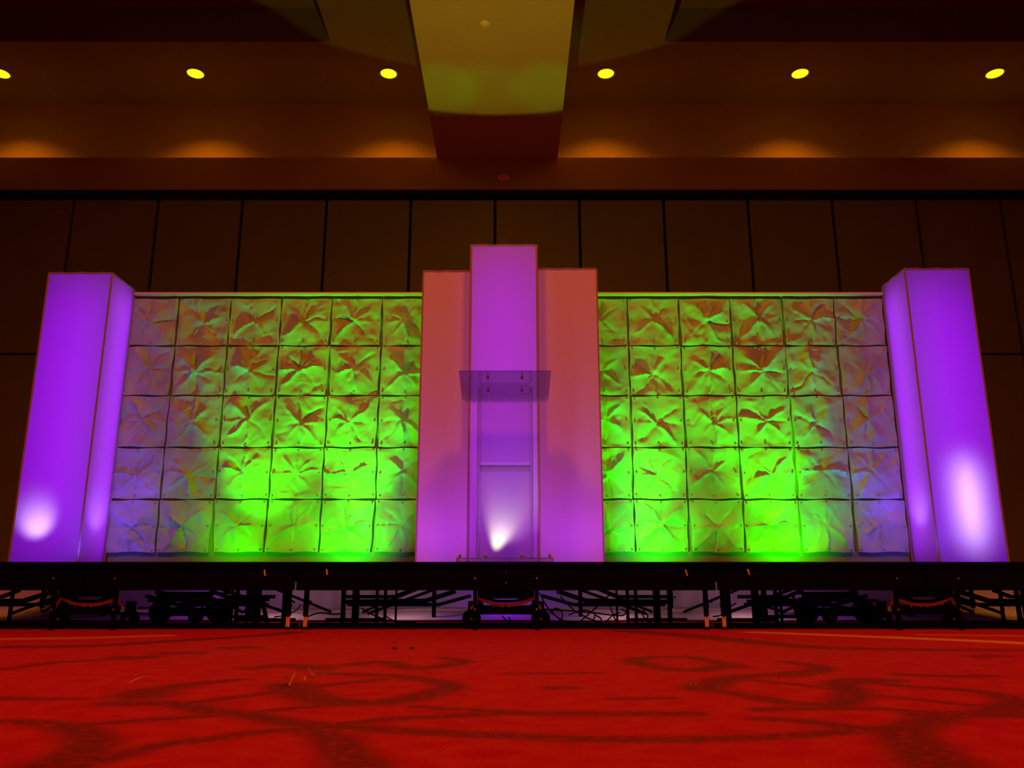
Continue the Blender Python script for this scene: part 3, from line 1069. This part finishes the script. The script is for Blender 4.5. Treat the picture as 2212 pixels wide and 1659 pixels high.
# ---- loose cables under the right half
CB = [
    ([(1165, 1280), (1185, 1315), (1215, 1340), (1260, 1348)], 'dark cable falling from the truck right of the stage centre'),
    ([(1210, 1288), (1240, 1318), (1270, 1335), (1300, 1346)], 'dark cable slanting down from the struts right of the stage centre'),
    ([(1170, 1316), (1230, 1319), (1290, 1325), (1340, 1330), (1352, 1322), (1342, 1316)], 'nearly level dark cable right of the stage centre, curling at its right end'),
    ([(1212, 1338), (1194, 1325), (1200, 1314), (1214, 1322), (1212, 1338), (1200, 1346)], 'round loop of dark cable nearest the stage centre'),
    ([(1228, 1328), (1262, 1318), (1284, 1326), (1283, 1340), (1296, 1347), (1298, 1336), (1284, 1328)], 'looping dark cable under the right of the flanking columns'),
    ([(1250, 1345), (1285, 1315), (1300, 1300), (1322, 1280)], 'dark cable rising to the right toward the deck, right of the stage centre'),
    ([(1306, 1347), (1325, 1328), (1340, 1325)], 'short arched dark cable by the right strut posts'),
    ([(1318, 1310), (1325, 1330), (1334, 1347)], 'short steep dark cable beside the right strut posts'),
    ([(1380, 1318), (1400, 1330), (1385, 1346), (1410, 1340), (1418, 1312)], 'snarl of dark cable between the right strut posts'),
    ([(1395, 1312), (1388, 1328), (1402, 1347)], 'thin dark cable between the right strut posts'),
    ([(780, 1313), (810, 1330), (850, 1342), (890, 1346)], 'dark cable sagging from the left strut posts to the floor'),
    ([(835, 1332), (858, 1344), (880, 1342), (898, 1349)], 'dark cable end lying left of the stage centre behind the struts'),
    ([(660, 1334), (690, 1324), (720, 1327), (745, 1324)], 'dark cable arching right of the left pair of stage legs'),
    ([(592, 1333), (615, 1329), (640, 1318), (650, 1305)], 'thin dark cable passing behind the left pair of stage legs'),
    ([(1540, 1332), (1560, 1328), (1575, 1312), (1590, 1303)], 'thin dark cable passing behind the right pair of stage legs'),
    ([(1085, 1330), (1094, 1340), (1104, 1346), (1098, 1332)], 'small dark cable loop under the middle axle'),
]
for i, (pts, lab) in enumerate(CB):
    Yc = 5.50 + .020 * i
    q = []
    for a, b in pts:
        p = P(a, b, Yc)
        p.z = max(p.z, .005)
        q.append(p)
    o = MB().tube(smooth_path(q, 6), .0045, 6).build('cable', M['cable'], smooth=True)
    tag(o, lab, 'cable', 'loose cables beneath the stage')

# ---- litter on the carpet
def strip(pts, w, name, m, label, group=None):
    q = smooth_path(pts, 6)
    vs, fs = [], []
    for i, p in enumerate(q):
        d = (q[min(i + 1, len(q) - 1)] - q[max(i - 1, 0)]).normalized()
        s = d.cross(Vector((0, 1, 0.3))).normalized() * w / 2
        t = Vector((0, .0012, 0))
        vs += [p - s, p + s, p + s + t, p - s + t]
    for i in range(len(q) - 1):
        for k in range(4):
            fs.append((i * 4 + k, i * 4 + (k + 1) % 4, i * 4 + 4 + (k + 1) % 4, i * 4 + 4 + k))
    n = len(q) - 1
    fs += [(3, 2, 1, 0), (n * 4, n * 4 + 1, n * 4 + 2, n * 4 + 3)]
    o = MB().add(vs, fs).build(name, m, smooth=True)
    return tag(o, label, 'litter', group)


base = floor_at(640, 1484)
def lift(px, py, dy=0):
    p = P(px, py, base.y + dy)
    p.z = max(p.z, .004)
    return p
TG = 'curled scraps tangled on the carpet'
M['scrap'] = mat('pale_scrap', (0.55, 0.42, 0.20), 0.7, noise=(30, .4))
strip([lift(606, 1482), lift(622, 1484)], .009, 'curled_scrap', M['scrap'], 'short bright scrap at the near left of the carpet tangle', TG)
strip([lift(611, 1468, .01), lift(621, 1461, .01), lift(628, 1472, .01), lift(624, 1482, .0)], .005, 'curled_scrap', M['scrap'], 'small arched scrap rising behind the short bright one', TG)
strip([lift(625, 1482, .01), lift(637, 1455, .03), lift(650, 1440, .03), lift(664, 1442, .04), lift(673, 1454, .03), lift(677, 1463, .02), lift(680, 1450, .02)], .004, 'curled_scrap', M['scrap'],
      'tallest looping scrap of the carpet tangle', TG)
strip([lift(650, 1464, .02), lift(656, 1470, .01), lift(662, 1461, .02), lift(676, 1463, .02)], .004, 'curled_scrap', M['scrap'], 'low curled scrap under the tallest loop', TG)
strip([lift(696, 1462, .05), lift(702, 1453, .05), lift(705, 1456, .05)], .004, 'curled_scrap', M['scrap'], 'tiny curled scrap at the right of the carpet tangle', TG)
strip([lift(575, 1490), lift(590, 1484), lift(596, 1476)], .003, 'curled_scrap', M['scrap'], 'faint thread at the left of the carpet tangle', TG)
p1, p2 = floor_at(278, 1478), floor_at(330, 1464)
strip([p1 + Vector((0, 0, .004)), (p1 + p2) / 2 + Vector((0, 0, .010)), p2 + Vector((0, 0, .004))], .004, 'thread', M['scrap'], 'pale straight thread lying on the carpet far left of the tangle')
p1 = floor_at(1498, 1485)
strip([p1 + Vector((-.008, 0, .004)), p1 + Vector((0, 0, .014)), p1 + Vector((.008, 0, .004))], .005, 'paper_crumb', M['scrap'], 'tiny pale crumb on the right half of the carpet')
p1 = floor_at(868, 1402)
for k, (dx, lab) in enumerate(((-.03, 'left of two small dark tufts on the carpet before the stage'), (.04, 'right of two small dark tufts on the carpet before the stage'))):
    o = MB().lathe([(.010, 0), (.011, .004), (.007, .008), (.002, .010)], c=(p1.x + dx, p1.y, 0), n=9).build('lint_tuft', mat('dark_lint', (.12, .02, .01), .95), smooth=True)
    tag(o, lab, 'litter', 'small tufts of lint')
